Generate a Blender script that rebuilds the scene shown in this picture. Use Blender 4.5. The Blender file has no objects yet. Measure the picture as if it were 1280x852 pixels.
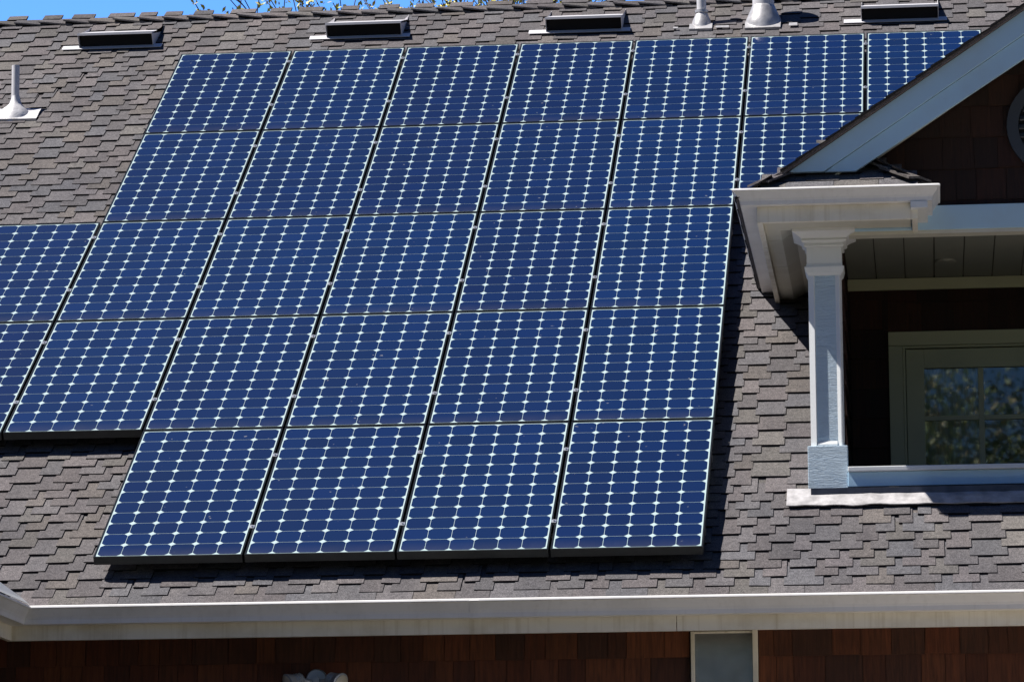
import bpy, math, random
from mathutils import Vector, Matrix, noise as mnoise
rnd = random.Random(11)
C = bpy.context.scene.collection
scene = bpy.context.scene

# ------------------------------------------------------------------ camera, sky, sun, exposure
cam_d = bpy.data.cameras.new('camera'); cam = bpy.data.objects.new('camera', cam_d); C.objects.link(cam)
Rw = [[0.99433899, 0.10611730, -0.00539449], [-0.02301898, 0.16557234, -0.98592897], [-0.10373095, 0.98047178, 0.16707774]]
cam.matrix_world = Matrix(((Rw[0][0], -Rw[1][0], -Rw[2][0], 5.21393), (Rw[0][1], -Rw[1][1], -Rw[2][1], -26.90764),
                           (Rw[0][2], -Rw[1][2], -Rw[2][2], 1.6), (0, 0, 0, 1)))
cam_d.sensor_width = 36; cam_d.lens = 4910.536 * 36 / 1280; cam_d.clip_start = 0.5; cam_d.clip_end = 3000
scene.camera = cam
SUN = Vector((-.527, -.085, .845)).normalized()          # direction towards the sun
world = bpy.data.worlds.new('World'); scene.world = world; world.use_nodes = True
wn = world.node_tree.nodes; wn.clear()
sky = wn.new('ShaderNodeTexSky'); sky.sky_type = 'NISHITA'; sky.sun_disc = False
sky.sun_elevation = math.asin(SUN.z); sky.sun_rotation = math.atan2(SUN.x, SUN.y)
sky.altitude = 0; sky.air_density = 1.0; sky.dust_density = 0.3; sky.ozone_density = 4.0
bg = wn.new('ShaderNodeBackground'); bg.inputs[1].default_value = 0.05 * .67
wo = wn.new('ShaderNodeOutputWorld')
hs = wn.new('ShaderNodeHueSaturation'); hs.inputs['Saturation'].default_value = 1.35; hs.inputs['Hue'].default_value = .515
# the low sky beyond the roof is brighter than the deep blue overhead
wt = wn.new('ShaderNodeTexCoord'); wx = wn.new('ShaderNodeSeparateXYZ'); wl = world.node_tree.links
wl.new(wt.outputs['Generated'], wx.inputs[0])
wa = wn.new('ShaderNodeMapRange'); wa.interpolation_type = 'SMOOTHSTEP'
for i_, v_ in ((1, .62), (2, .25), (3, 0), (4, 1)): wa.inputs[i_].default_value = v_
wb = wn.new('ShaderNodeMapRange'); wb.interpolation_type = 'SMOOTHSTEP'
for i_, v_ in ((1, .0), (2, .8), (3, 0), (4, 3.9)): wb.inputs[i_].default_value = v_
wl.new(wx.outputs['Z'], wa.inputs[0]); wl.new(wx.outputs['Y'], wb.inputs[0])
wm = wn.new('ShaderNodeMath'); wm.operation = 'MULTIPLY_ADD'; wl.new(wa.outputs[0], wm.inputs[0]); wl.new(wb.outputs[0], wm.inputs[1]); wm.inputs[2].default_value = 1
wk = wn.new('ShaderNodeVectorMath'); wk.operation = 'SCALE'; wl.new(hs.outputs[0], wk.inputs[0]); wl.new(wm.outputs[0], wk.inputs['Scale'])
wl.new(sky.outputs[0], hs.inputs['Color']); wl.new(wk.outputs[0], bg.inputs[0]); world.node_tree.links.new(bg.outputs[0], wo.inputs[0])
sd = bpy.data.lights.new('sun', 'SUN'); sd.energy = 5.0; sd.angle = math.radians(0.5); sd.color = (1, .955, .89)
so = bpy.data.objects.new('sun', sd); C.objects.link(so); so.rotation_euler = SUN.to_track_quat('Z', 'Y').to_euler(); so.location = (-20, -5, 30)
vs = scene.view_settings; vs.view_transform = 'Standard'; vs.look = 'None'; vs.gamma = 1; vs.exposure = 0.68; vs.use_curve_mapping = False

# ------------------------------------------------------------------ materials
def newmat(name):
    m = bpy.data.materials.new(name); m.use_nodes = True
    nt = m.node_tree; b = nt.nodes['Principled BSDF']
    return m, nt, b
def N(nt, t, **k):
    n = nt.nodes.new(t)
    for a, v in k.items():
        if a.startswith('i_'): n.inputs[a[2:].replace('_', ' ')].default_value = v
        else: setattr(n, a, v)
    return n
def ramp(nt, src, stops):
    r = N(nt, 'ShaderNodeValToRGB'); e = r.color_ramp.elements
    while len(e) < len(stops): e.new(0.5)
    for x, (p, c) in zip(e, stops): x.position = p; x.color = (*c, 1) if len(c) == 3 else c
    nt.links.new(src, r.inputs[0]); return r.outputs[0]
def mix(nt, a, b, fac, mode='MIX'):
    n = N(nt, 'ShaderNodeMix', data_type='RGBA', blend_type=mode)
    for sock, v in ((n.inputs[0], fac), (n.inputs[6], a), (n.inputs[7], b)):
        if hasattr(v, 'links'): nt.links.new(v, sock)
        elif isinstance(v, (int, float)): sock.default_value = v
        else: sock.default_value = (*v, 1)
    return n.outputs[2]
def objco(nt, scale=(1, 1, 1), rot=(0, 0, 0)):
    tc = N(nt, 'ShaderNodeTexCoord'); mp = N(nt, 'ShaderNodeMapping'); mp.inputs['Scale'].default_value = scale; mp.inputs['Rotation'].default_value = rot
    nt.links.new(tc.outputs['Object'], mp.inputs[0]); return mp.outputs[0]
def noise(nt, co, scale, detail=3, rough=.5, dist=0):
    n = N(nt, 'ShaderNodeTexNoise'); n.inputs['Scale'].default_value = scale; n.inputs['Detail'].default_value = detail
    n.inputs['Roughness'].default_value = rough; n.inputs['Distortion'].default_value = dist
    nt.links.new(co, n.inputs['Vector']); return n.outputs['Fac']
def bump(nt, b, h, strength, dist=.01, key='Normal'):
    n = N(nt, 'ShaderNodeBump'); n.inputs['Strength'].default_value = strength; n.inputs['Distance'].default_value = dist
    nt.links.new(h, n.inputs['Height']); nt.links.new(n.outputs[0], b.inputs[key])
def tone(nt): return N(nt, 'ShaderNodeAttribute', attribute_name='tone').outputs['Color']
def put(nt, b, col): nt.links.new(col, b.inputs['Base Color'])

def m_shingle():
    m, nt, b = newmat('asphalt_shingle'); co = objco(nt)
    big = noise(nt, co, 1.1, 4, .6); mid = noise(nt, co, 45, 3, .65); fine = noise(nt, co, 190, 2, .6)
    c = mix(nt, tone(nt), ramp(nt, big, [(.3, (.86, .86, .88)), (.7, (1.1, 1.08, 1.05))]), 1, 'MULTIPLY')
    c = mix(nt, c, ramp(nt, mid, [(.3, (.74, .74, .74)), (.7, (1.26, 1.26, 1.25))]), 1, 'MULTIPLY')
    st = noise(nt, objco(nt, (5, .5, .5)), 1.0, 5, .65)
    c = mix(nt, c, ramp(nt, st, [(.35, (.88, .88, .90)), (.65, (1.08, 1.07, 1.06))]), 1, 'MULTIPLY')
    c = mix(nt, c, ramp(nt, fine, [(.33, (.45, .45, .46)), (.5, (1, 1, 1)), (.68, (1.65, 1.63, 1.6))]), 1, 'MULTIPLY')
    put(nt, b, c); b.inputs['Roughness'].default_value = .93; b.inputs['Specular IOR Level'].default_value = .25
    bump(nt, b, fine, .5, .004); return m
def m_paint(name, col, dirt=(.42, .36, .24), amt=.35, streak=True, rough=.5, sawn=0, fleck=False):
    m, nt, b = newmat(name); co = objco(nt)
    big = noise(nt, co, 3.2, 5, .62); st = noise(nt, objco(nt, (28, 28, 1.1)), 1.0, 4, .6)
    f = ramp(nt, big, [(.45, (0, 0, 0)), (.8, (amt, amt, amt))])
    c = mix(nt, col, dirt, f)
    if streak: c = mix(nt, c, dirt, ramp(nt, st, [(.52, (0, 0, 0)), (.78, (amt * .7,) * 3)]))
    put(nt, b, c); b.inputs['Roughness'].default_value = rough
    if sawn:
        w = noise(nt, objco(nt, (6, 6, 34)), 1.5, 6, .68, 3.2); bump(nt, b, w, sawn, .012)
    else: bump(nt, b, noise(nt, co, 60, 3), .08, .004)
    return m
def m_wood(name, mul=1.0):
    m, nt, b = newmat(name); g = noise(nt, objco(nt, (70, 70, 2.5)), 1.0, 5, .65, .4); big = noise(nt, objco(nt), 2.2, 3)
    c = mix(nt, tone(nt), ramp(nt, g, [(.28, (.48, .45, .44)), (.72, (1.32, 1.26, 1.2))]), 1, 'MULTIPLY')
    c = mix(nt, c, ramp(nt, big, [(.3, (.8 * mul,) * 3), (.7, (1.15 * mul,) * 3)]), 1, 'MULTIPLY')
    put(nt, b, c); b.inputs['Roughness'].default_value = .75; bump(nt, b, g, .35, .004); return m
def m_metal(name, col, rough=.4, metallic=.85, wear=.25, bumpy=0):
    m, nt, b = newmat(name); co = objco(nt); n = noise(nt, co, 14, 4, .6)
    put(nt, b, mix(nt, col, tuple(x * (1 - wear) for x in col), ramp(nt, n, [(.35, (0, 0, 0)), (.7, (1, 1, 1))])))
    b.inputs['Metallic'].default_value = metallic; b.inputs['Roughness'].default_value = rough
    if bumpy: bump(nt, b, noise(nt, co, 9, 3), bumpy, .02)
    return m
def m_flat(name, col, rough=.6, spec=.5):
    m, nt, b = newmat(name); co = objco(nt)
    put(nt, b, mix(nt, col, tuple(x * .8 for x in col), noise(nt, co, 8, 3)))
    b.inputs['Roughness'].default_value = rough; b.inputs['Specular IOR Level'].default_value = spec; return m
def m_cells():
    m, nt, b = newmat('blue_silicon_cells'); co = objco(nt)
    oi = N(nt, 'ShaderNodeObjectInfo').outputs['Random']
    c = mix(nt, tone(nt), ramp(nt, oi, [(0, (.80, .84, .88)), (1, (1.2, 1.14, 1.08))]), 1, 'MULTIPLY')
    # fine contact fingers running along the module
    w = N(nt, 'ShaderNodeTexWave', wave_type='BANDS', bands_direction='X'); w.inputs['Scale'].default_value = 120
    nt.links.new(co, w.inputs[0]); c = mix(nt, c, ramp(nt, w.outputs['Fac'], [(.0, (.94, .94, .96)), (1, (1.08, 1.08, 1.05))]), 1, 'MULTIPLY')
    # settled dust, thicker along the bottom edge where rain leaves it
    sx = N(nt, 'ShaderNodeSeparateXYZ'); nt.links.new(co, sx.inputs[0])
    edge = N(nt, 'ShaderNodeMapRange'); edge.inputs[1].default_value = -1.45; edge.inputs[2].default_value = -1.56; edge.inputs[3].default_value = 0; edge.inputs[4].default_value = .10
    nt.links.new(sx.outputs['Y'], edge.inputs[0])
    of = N(nt, 'ShaderNodeVectorMath', operation='MULTIPLY_ADD'); nt.links.new(oi, of.inputs[0]); of.inputs[1].default_value = (37, 53, 11); nt.links.new(co, of.inputs[2]); cr = of.outputs[0]
    sc9 = N(nt, 'ShaderNodeVectorMath', operation='MULTIPLY'); nt.links.new(cr, sc9.inputs[0]); sc9.inputs[1].default_value = (9, 3, 1)
    blot = noise(nt, sc9.outputs[0], 1.2, 5, .65)
    mu = N(nt, 'ShaderNodeMath', operation='MULTIPLY'); nt.links.new(edge.outputs[0], mu.inputs[0]); nt.links.new(blot, mu.inputs[1])
    d = N(nt, 'ShaderNodeMath', operation='MULTIPLY_ADD'); nt.links.new(noise(nt, cr, 1.1, 5, .7), d.inputs[0]); d.inputs[1].default_value = .009; nt.links.new(mu.outputs[0], d.inputs[2])
    c = mix(nt, c, (.34, .30, .24), d.outputs[0])
    sp = noise(nt, cr, 30, 1, .3); c = mix(nt, c, (.45, .45, .42), ramp(nt, sp, [(.80, (0, 0, 0)), (.84, (.3, .3, .3))]))
    put(nt, b, c); b.inputs['Roughness'].default_value = .5; b.inputs['Coat Weight'].default_value = .6; b.inputs['Coat Roughness'].default_value = .05
    b.inputs['Coat IOR'].default_value = 1.28; b.inputs['Specular IOR Level'].default_value = .08
    return m
def m_backsheet():
    m, nt, b = newmat('white_backsheet_under_glass'); co = objco(nt)
    put(nt, b, mix(nt, (.46, .59, .60), (.39, .47, .48), ramp(nt, noise(nt, co, 5, 4), [(.4, (0, 0, 0)), (.8, (.5, .5, .5))])))
    b.inputs['Roughness'].default_value = .4; b.inputs['Coat Weight'].default_value = .8; b.inputs['Coat Roughness'].default_value = .06; b.inputs['Coat IOR'].default_value = 1.38
    return m
def m_glass():
    m, nt, b = newmat('window_glass'); nt.nodes.remove(b)
    t = N(nt, 'ShaderNodeBsdfTransparent'); t.inputs[0].default_value = (.82, .86, .85, 1); g = N(nt, 'ShaderNodeBsdfGlossy'); g.inputs['Roughness'].default_value = .018
    fr = N(nt, 'ShaderNodeFresnel'); fr.inputs[0].default_value = 2.25
    bp = N(nt, 'ShaderNodeBump'); bp.inputs['Strength'].default_value = .0025; bp.inputs['Distance'].default_value = .02
    nt.links.new(noise(nt, objco(nt), 5, 2), bp.inputs['Height']); nt.links.new(bp.outputs[0], g.inputs['Normal'])
    x = N(nt, 'ShaderNodeMixShader'); nt.links.new(fr.outputs[0], x.inputs[0]); nt.links.new(t.outputs[0], x.inputs[1]); nt.links.new(g.outputs[0], x.inputs[2])
    nt.links.new(x.outputs[0], nt.nodes['Material Output'].inputs[0]); return m
def m_leaf(name):
    m, nt, b = newmat(name); put(nt, b, tone(nt)); b.inputs['Roughness'].default_value = .55
    b.inputs['Subsurface Weight'].default_value = 0; return m
def m_bark(name, col):
    m, nt, b = newmat(name); n = noise(nt, objco(nt, (14, 14, 3)), 1, 5, .65)
    put(nt, b, mix(nt, col, tuple(x * .5 for x in col), n)); b.inputs['Roughness'].default_value = .9; bump(nt, b, n, .5, .02); return m
def m_ground():
    m, nt, b = newmat('dry_grass_ground'); co = objco(nt)
    c = ramp(nt, noise(nt, co, .35, 6, .65), [(.3, (.022, .024, .012)), (.55, (.034, .033, .02)), (.75, (.05, .042, .028))])
    put(nt, b, c); b.inputs['Roughness'].default_value = .95; bump(nt, b, noise(nt, co, 30, 3), .5, .03); return m

M = dict(shingle=m_shingle(), white=m_paint('white_trim_paint', (.78, .80, .81), amt=.12, rough=.45),
         gutter=m_paint('gutter_enamel', (.82, .81, .80), (.40, .38, .34), .28, True, .38),
         fascia=m_paint('weathered_cream_fascia', (.84, .80, .70), (.40, .32, .18), .6, True, .6),
         rake=m_paint('rake_board_paint', (.48, .70, .88), (.42, .40, .34), .22, False, .55),
         sawn=m_paint('rough_sawn_paint', (.56, .71, .84), (.5, .55, .58), .2, False, .6, sawn=.9),
         soffit=m_paint('soffit_paint', (.66, .64, .54), (.42, .38, .28), .45, False, .6),
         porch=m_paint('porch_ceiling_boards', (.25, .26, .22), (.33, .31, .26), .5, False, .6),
         olive=m_paint('sage_door_paint', (.50, .50, .32), (.3, .3, .2), .3, False, .5),
         cedar=m_wood('cedar_shingle_siding'), cedar_gable_shade=m_wood('gable_shade_cedar', .30), cedar_porch_shade=m_wood('porch_shade_cedar', .3),  # gable and porch cedar: same wood, darkened to hold the shade there
         frame=m_metal('dark_anodised_frame', (.032, .037, .038), .28, .45), clamp=m_metal('bright_aluminium_clamp', (.85, .86, .88), .3, .8),
         rail=m_metal('mill_aluminium_rail', (.5, .5, .5), .4, .9),
         galv=m_metal('galvanised_sheet', (.56, .55, .56), .42, .35, .38, .25), flash=m_metal('weathered_flashing', (.66, .64, .65), .45, .3, .45, .3), lead=m_metal('lead_boot', (.66, .65, .67), .5, .2, .18, .6),
         pipe=m_metal('painted_vent_pipe', (.64, .63, .66), .5, .0, .1), dark=m_flat('dark_vent_screen', (.012, .012, .014), .7, .2),
         apron=m_metal('dark_apron_flashing', (.10, .11, .15), .35, .6, .4, .2),
         pane=m_metal('dull_grey_pane', (.34, .35, .36), .26, .75, .25, .06), cells=m_cells(), back=m_backsheet(), glass=m_glass(),
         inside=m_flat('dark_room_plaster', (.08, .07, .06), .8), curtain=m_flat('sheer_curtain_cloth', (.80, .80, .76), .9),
         light=m_metal('grey_blue_lamp_enamel', (.38, .43, .50), .4, .3, .2), lens=m_flat('lamp_lens_glass', (.62, .58, .48), .25),
         leaf=m_leaf('leaf_green'), bud=m_leaf('spring_bud'), bark=m_bark('grey_bark', (.16, .14, .12)), ground=m_ground(), pale_slab=m_paint('bounce_slab_pale', (.52, .46, .40), (.3, .26, .21), .4, False, .9))

# ------------------------------------------------------------------ mesh building
class MB:
    def __init__(s): s.v = []; s.f = []; s.c = []
    def face(s, pts, col=None):
        i = len(s.v); s.v += [Vector(p) for p in pts]; s.f.append(tuple(range(i, i + len(pts)))); s.c.append(col)
    def mesh(s, vs, fs, col=None):
        i = len(s.v); s.v += [Vector(p) for p in vs]
        for f in fs: s.f.append(tuple(i + k for k in f)); s.c.append(col)
    def box(s, a, b, col=None):
        (x0, y0, z0), (x1, y1, z1) = a, b
        s.mesh([(x0, y0, z0), (x1, y0, z0), (x1, y1, z0), (x0, y1, z0), (x0, y0, z1), (x1, y0, z1), (x1, y1, z1), (x0, y1, z1)],
               [(3, 2, 1, 0), (4, 5, 6, 7), (0, 1, 5, 4), (1, 2, 6, 5), (2, 3, 7, 6), (3, 0, 4, 7)], col)
    def prism(s, poly, ext, col=None):
        ext = Vector(ext); n = len(poly); P = [Vector(p) for p in poly]
        s.mesh(P + [p + ext for p in P], [tuple(range(n - 1, -1, -1)), tuple(range(n, 2 * n))] + [(i, (i + 1) % n, n + (i + 1) % n, n + i) for i in range(n)], col)
    def tube(s, p0, p1, r0, r1, n=6, col=None, cap=True):
        p0, p1 = Vector(p0), Vector(p1); d = (p1 - p0).normalized(); a = d.orthogonal().normalized(); b = d.cross(a)
        vs = [p + (a * math.cos(2 * math.pi * k / n) + b * math.sin(2 * math.pi * k / n)) * r for p, r in ((p0, r0), (p1, r1)) for k in range(n)]
        fs = [(k, (k + 1) % n, n + (k + 1) % n, n + k) for k in range(n)]
        if cap: fs += [tuple(range(n - 1, -1, -1)), tuple(range(n, 2 * n))]
        s.mesh(vs, fs, col)
    def lathe(s, c, axis, prof, n=24, col=None, wob=0):
        c = Vector(c); d = Vector(axis).normalized(); a = d.orthogonal().normalized(); b = d.cross(a); vs = []
        for h, r in prof:
            for k in range(n):
                t = 2 * math.pi * k / n; p = c + d * h + (a * math.cos(t) + b * math.sin(t)) * r
                if wob: p += d.orthogonal() * 0 + Vector((mnoise.noise(p * 14), mnoise.noise(p * 14 + Vector((5, 1, 2))), mnoise.noise(p * 14 + Vector((9, 4, 7))))) * wob
                vs.append(p)
        m = len(prof); fs = [(j * n + k, j * n + (k + 1) % n, (j + 1) * n + (k + 1) % n, (j + 1) * n + k) for j in range(m - 1) for k in range(n)]
        fs += [tuple(range(n - 1, -1, -1)), tuple(range((m - 1) * n, m * n))]
        s.mesh(vs, fs, col)
    def loft_square(s, cx, cy, secs, col=None):
        vs = []
        for z, w in secs: vs += [(cx - w, cy - w, z), (cx + w, cy - w, z), (cx + w, cy + w, z), (cx - w, cy + w, z)]
        m = len(secs); fs = [(j * 4 + k, j * 4 + (k + 1) % 4, (j + 1) * 4 + (k + 1) % 4, (j + 1) * 4 + k) for j in range(m - 1) for k in range(4)]
        fs += [(3, 2, 1, 0), tuple(range((m - 1) * 4, m * 4))]
        s.mesh(vs, fs, col)
    def sweep(s, prof, path, col=None):
        """closed profile (out, z) along plan points; 'out' lies to the right of travel, corners are mitred"""
        P = [Vector((p[0], p[1], 0)) for p in path]; zs = [p[2] for p in path]; n = len(prof); vs = []
        for i, p in enumerate(P):
            rts = []
            if i > 0: d = (p - P[i - 1]).normalized(); rts.append(Vector((d.y, -d.x, 0)))
            if i < len(P) - 1: d = (P[i + 1] - p).normalized(); rts.append(Vector((d.y, -d.x, 0)))
            o = rts[0] if len(rts) == 1 else (rts[0] + rts[1]) / (1 + rts[0].dot(rts[1]))
            vs += [p + o * q[0] + Vector((0, 0, zs[i] + q[1])) for q in prof]
        fs = [(i * n + k, (i + 1) * n + k, (i + 1) * n + (k + 1) % n, i * n + (k + 1) % n) for i in range(len(P) - 1) for k in range(n)]
        fs += [tuple(range(n)), tuple(range((len(P) - 1) * n + n - 1, (len(P) - 1) * n - 1, -1))]
        s.mesh(vs, fs, col)
def link(name, parent=None):
    pass
def obj(name, mb, mat, parent=None, base=(0, 0, 0), smooth=False, bevel=0, label=None):
    me = bpy.data.meshes.new(name); b = Vector(base)
    me.from_pydata([v - b for v in mb.v], [], mb.f)
    if any(c is not None for c in mb.c):
        at = me.attributes.new('tone', 'FLOAT_COLOR', 'CORNER'); vals = []
        for f, c in zip(mb.f, mb.c): vals += [*(c or (.2, .2, .2)), 1.0] * len(f)
        at.data.foreach_set('color', vals)
    me.materials.append(mat if not isinstance(mat, str) else M[mat])
    import bmesh
    bm = bmesh.new(); bm.from_mesh(me); bmesh.ops.recalc_face_normals(bm, faces=bm.faces); bm.to_mesh(me); bm.free()
    if smooth:
        for p in me.polygons: p.use_smooth = True
        if hasattr(me, 'set_sharp_from_angle'): me.set_sharp_from_angle(angle=math.radians(38))
    o = bpy.data.objects.new(name, me); C.objects.link(o)
    if parent: o.parent = parent
    if bevel:
        md = o.modifiers.new('bevel', 'BEVEL'); md.width = bevel; md.segments = 2; md.limit_method = 'ANGLE'; md.angle_limit = math.radians(50)
    if label: o['label'] = label
    return o
def tag(o, label, cat, group=None):
    o['label'] = label; o['category'] = cat
    if group: o['group'] = group
    return o
def thing(name, label, cat, loc, group=None):
    o = bpy.data.objects.new(name, None); C.objects.link(o); o.location = loc; o.empty_display_size = .2
    return tag(o, label, cat, group)

# ------------------------------------------------------------------ numbers
TH = math.atan(8 / 12); CT, ST = math.cos(TH), math.sin(TH); SL = 8 / 12
Z0 = 8.317093; H = .132
def rz(y): return Z0 - H / CT + SL * y              # roof surface height
EY = -6.72; RY = 1.07                                # eave and ridge
XC = 5.98                                            # centre line of the dormer
DL, DF, DBK = 4.58, -5.717, -4.187                   # dormer: outer side, front face, back wall
HB = (3.0, -3.0, 0.0)                                # house base

# ------------------------------------------------------------------ ground
g = MB(); g.face([(-900, -500, 0), (900, -500, 0), (900, 1500, 0), (-900, 1500, 0)])
go = obj('ground', g, 'ground'); go['kind'] = 'structure'
g = MB(); g.box((5.4, -14, -.05), (17, -6.6, .02)); pt = obj('bounce_slab', g, 'pale_slab'); pt['kind'] = 'structure'  # unseen pale slab, added to bounce warm light onto wall and eaves

# ------------------------------------------------------------------ house
house = thing('house', 'shingle roofed house with white gutters, brown siding and a gabled porch dormer', 'house', HB)
def part(name, mb, mat, parent=None, **k): return obj(name, mb, mat, parent or house, base=HB, **k)

TONES = [(.190, .170, .170), (.180, .163, .166), (.168, .160, .166), (.192, .171, .160), (.160, .148, .151), (.188, .167, .168), (.168, .164, .174), (.190, .176, .166), (.182, .168, .170), (.176, .164, .168)]
def stone():
    c = rnd.choice(TONES); k = rnd.uniform(.82, 1.14) * .70; return (c[0] * k * .93, c[1] * k * .95, c[2] * k * .98)
EDGE = (.011, .011, .013)                             # cut edges of the mats are bare black asphalt
def shingles(mb, O, U, V, Nn, length, iv, e=.0985, lift=.013):
    """courses of notched shingles on a plane. A tooth runs up under two courses and sits over a notch of the course
    below, so every notch shows the tooth beneath it. iv(v) -> list of (u0, u1) for the course starting at v"""
    O, U, V, Nn = map(Vector, (O, U, V, Nn))
    P = lambda u, v, h: O + U * u + V * v + Nn * h
    nc = int(math.ceil(length / e)); spans = [iv(k * e) for k in range(nc)]
    lo = min([a for sp in spans for a, b in sp]) - .3; hi = max([b for sp in spans for a, b in sp]) + .3
    row = []; u = lo
    while u < hi: w = rnd.uniform(.10, .16); row.append((u, u + w)); u += w + rnd.uniform(.06, .11)
    for k in range(nc):
        v0 = k * e; vt = min(v0 + 2.4 * e, max(length, v0 + e)); vd = min(v0 + e + .01, length)
        for (a, b) in spans[k]:
            if b - a < .03: continue
            mb.face([P(a, v0 - .001, -.003), P(b, v0 - .001, -.003), P(b, vd, -.0035), P(a, vd, -.0035)], stone())
        teeth = row if k else [(l, l + (row[i + 1][0] - l) - .004) for i, (l, r_) in enumerate(row[:-1])]
        for (l, r_) in teeth:
            col = stone(); d0 = rnd.uniform(-.0025, .0025); d1 = d0 + rnd.uniform(-.0035, .0035); l0, l1 = lift + rnd.uniform(-.001, .002), lift + rnd.uniform(-.001, .0025); sk = rnd.uniform(0, .003)
            for (a, b) in spans[k]:
                q0, q1 = max(l, a), min(r_, b)
                if q1 - q0 < .008: continue
                f = max(0, 1 - (vt - v0) / (2.4 * e)); i0 = len(mb.v)
                mb.mesh([P(q0 - sk, v0 + d0, -.002), P(q1 + sk, v0 + d1, -.002), P(q1 + sk, v0 + d1, l1), P(q0 - sk, v0 + d0, l0), P(q1, vt, l1 * f), P(q0, vt, l0 * f), P(q1, vt, -.002), P(q0, vt, -.002)], [(3, 2, 4, 5)], col)
                for q in ((0, 1, 2, 3), (1, 6, 4, 2), (7, 0, 3, 5)): mb.f.append(tuple(i0 + z for z in q)); mb.c.append(EDGE)
        nxt = []
        for (l0_, r0), (l2, r2) in zip(row, row[1:]):
            g = l2 - r0; w = max(rnd.choice((.095, .12, .14, .165, .19)) * rnd.uniform(.95, 1.06), g + .014); c = (r0 + l2) / 2 + rnd.uniform(-1, 1) * min(.036, (w - g) / 2 - .003)
            a, b = c - w / 2, c + w / 2
            if nxt and a < nxt[-1][1] + .045: a = nxt[-1][1] + .045
            if b - a > .05: nxt.append((a, b))
        a = nxt[0][0]
        while a > lo: w = rnd.uniform(.10, .16); a -= w + .085; nxt.insert(0, (a, a + w))
        b = nxt[-1][1]
        while b < hi: w = rnd.uniform(.10, .16); nxt.append((b + .085, b + .085 + w)); b += w + .085
        row = nxt
def lerp_iv(base): return base

# main slope
UX, VV, NN = (1, 0, 0), (0, CT, ST), (0, -ST, CT)
Lm = (RY - EY) / CT
def main_iv(v):
    y = EY + v * CT
    a = -3.4
    if y < -6.72 + 3.4: a = max(a, .45 - (y + 6.72))          # valley with the projecting wing
    if -5.66 < y + .1 and y < -4.20: return [(a, 4.74), (2 * XC - 4.74, 9.6)]   # open porch behind the dormer front
    return [(a, 9.6)]
mb = MB(); shingles(mb, (0, EY, rz(EY)), UX, VV, NN, Lm, main_iv)
roof = part('roof', mb, 'shingle')
mb = MB(); mb.prism([(-3.4, RY + .0, rz(RY) - .02), (-3.4, RY + 8, rz(RY) - .02 - 8 * SL), (-3.4, RY + 8, rz(RY) - .06 - 8 * SL), (-3.4, RY, rz(RY) - .06)], (13, 0, 0), (.17, .15, .145))
part('back_roof', mb, 'shingle')
# ridge caps, each lapping over the next
mb = MB(); x = -3.3; W = .135
while x < 9.5:
    ex = .186; Lc = .25; c = stone(); c = tuple(q * .95 for q in c); lift, low = .050 + rnd.uniform(-.006, .012), .012
    rows = []
    for (xx, hh, ff) in ((x, .019 + rnd.uniform(0, .005), .040 + rnd.uniform(-.006, .012)), (x + Lc, .010, .012)):
        rows.append([(xx, RY - W * CT - ff * ST, rz(RY) - W * ST + ff * CT), (xx, RY - .03, rz(RY) - .020 + hh), (xx, RY + .02, rz(RY) - .012 + hh), (xx, RY + W * CT, rz(RY) - W * ST + hh)])
    vs = rows[0] + rows[1] + [(p[0], p[1], p[2] - .011) for p in rows[0] + rows[1]]
    mb.mesh(vs, [(0, 4, 5, 1), (1, 5, 6, 2), (2, 6, 7, 3), (8, 9, 13, 12), (9, 10, 14, 13), (10, 11, 15, 14), (0, 1, 9, 8), (1, 2, 10, 9), (2, 3, 11, 10), (0, 8, 12, 4), (3, 7, 15, 11), (4, 12, 13, 5), (5, 13, 14, 6), (6, 14, 15, 7)], c)
    x += ex
part('ridge_cap', mb, 'shingle', roof)
# roof of the projecting wing at the lower left
mb = MB(); WX = .45
wl = 3.2 / CT
shingles(mb, (WX, -13, rz(EY)), (0, 1, 0), (-CT, 0, ST), (ST, 0, CT), wl, lambda v: [(0, 13 + EY + v * CT)])
part('wing_roof', mb, 'shingle')
mb = MB(); mb.prism([(WX - 3.2, -13, rz(EY) + 3.2 * SL - .03), (WX - 6.4, -13, rz(EY) - .03), (WX - 6.4, -13, rz(EY) - .07), (WX - 3.2, -13, rz(EY) + 3.2 * SL - .07)], (0, 9, 0), (.17, .15, .145))
part('wing_far_roof', mb, 'shingle')

# gutters, fascia, soffit
GUT = [(0, 0), (0, -.095), (.083, -.095), (.086, -.072), (.092, -.058), (.104, -.040), (.114, -.024), (.118, -.018), (.126, -.016), (.127, -.012), (.124, -.004), (.117, 0), (.112, 0), (.110, -.02), (.08, -.08), (.006, -.08), (.006, 0)]
GUT = [(a, b) for a, b in GUT]
wpath = [(.426, -13, 3.682), (.426, -6.70, 3.682), (9.6, -6.70, 3.682)]
wp1, wp2 = wpath[:2] + [(3.92, -6.70, 3.682)], [(3.924, -6.70, 3.682), wpath[2]]
mb = MB(); mb.sweep(GUT, wpath); part('gutter', mb, 'gutter')
for wp in (wp1, wp2):
    mb = MB(); mb.sweep([(-.03, .0), (-.03, -.172), (-.002, -.172), (-.002, .0)], wp); part('fascia', mb, 'fascia')
for xs in (2.86, 7.1):                                 # slip joints between gutter lengths
    mb = MB(); mb.sweep([(a + .0022, b - (.002 if b < -.05 else 0)) for a, b in GUT[1:10]] + [(a - .002, b + .004) for a, b in GUT[9:1:-1]], [(xs, -6.70, 3.682), (xs + .05, -6.70, 3.682)]); part('gutter_joint', mb, 'gutter', bpy.data.objects['gutter'])
mb = MB(); mb.sweep([(-.034, -.09), (-.034, -.075), (-.6, -.075), (-.6, -.09)], wpath); part('soffit', mb, 'soffit')
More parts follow.
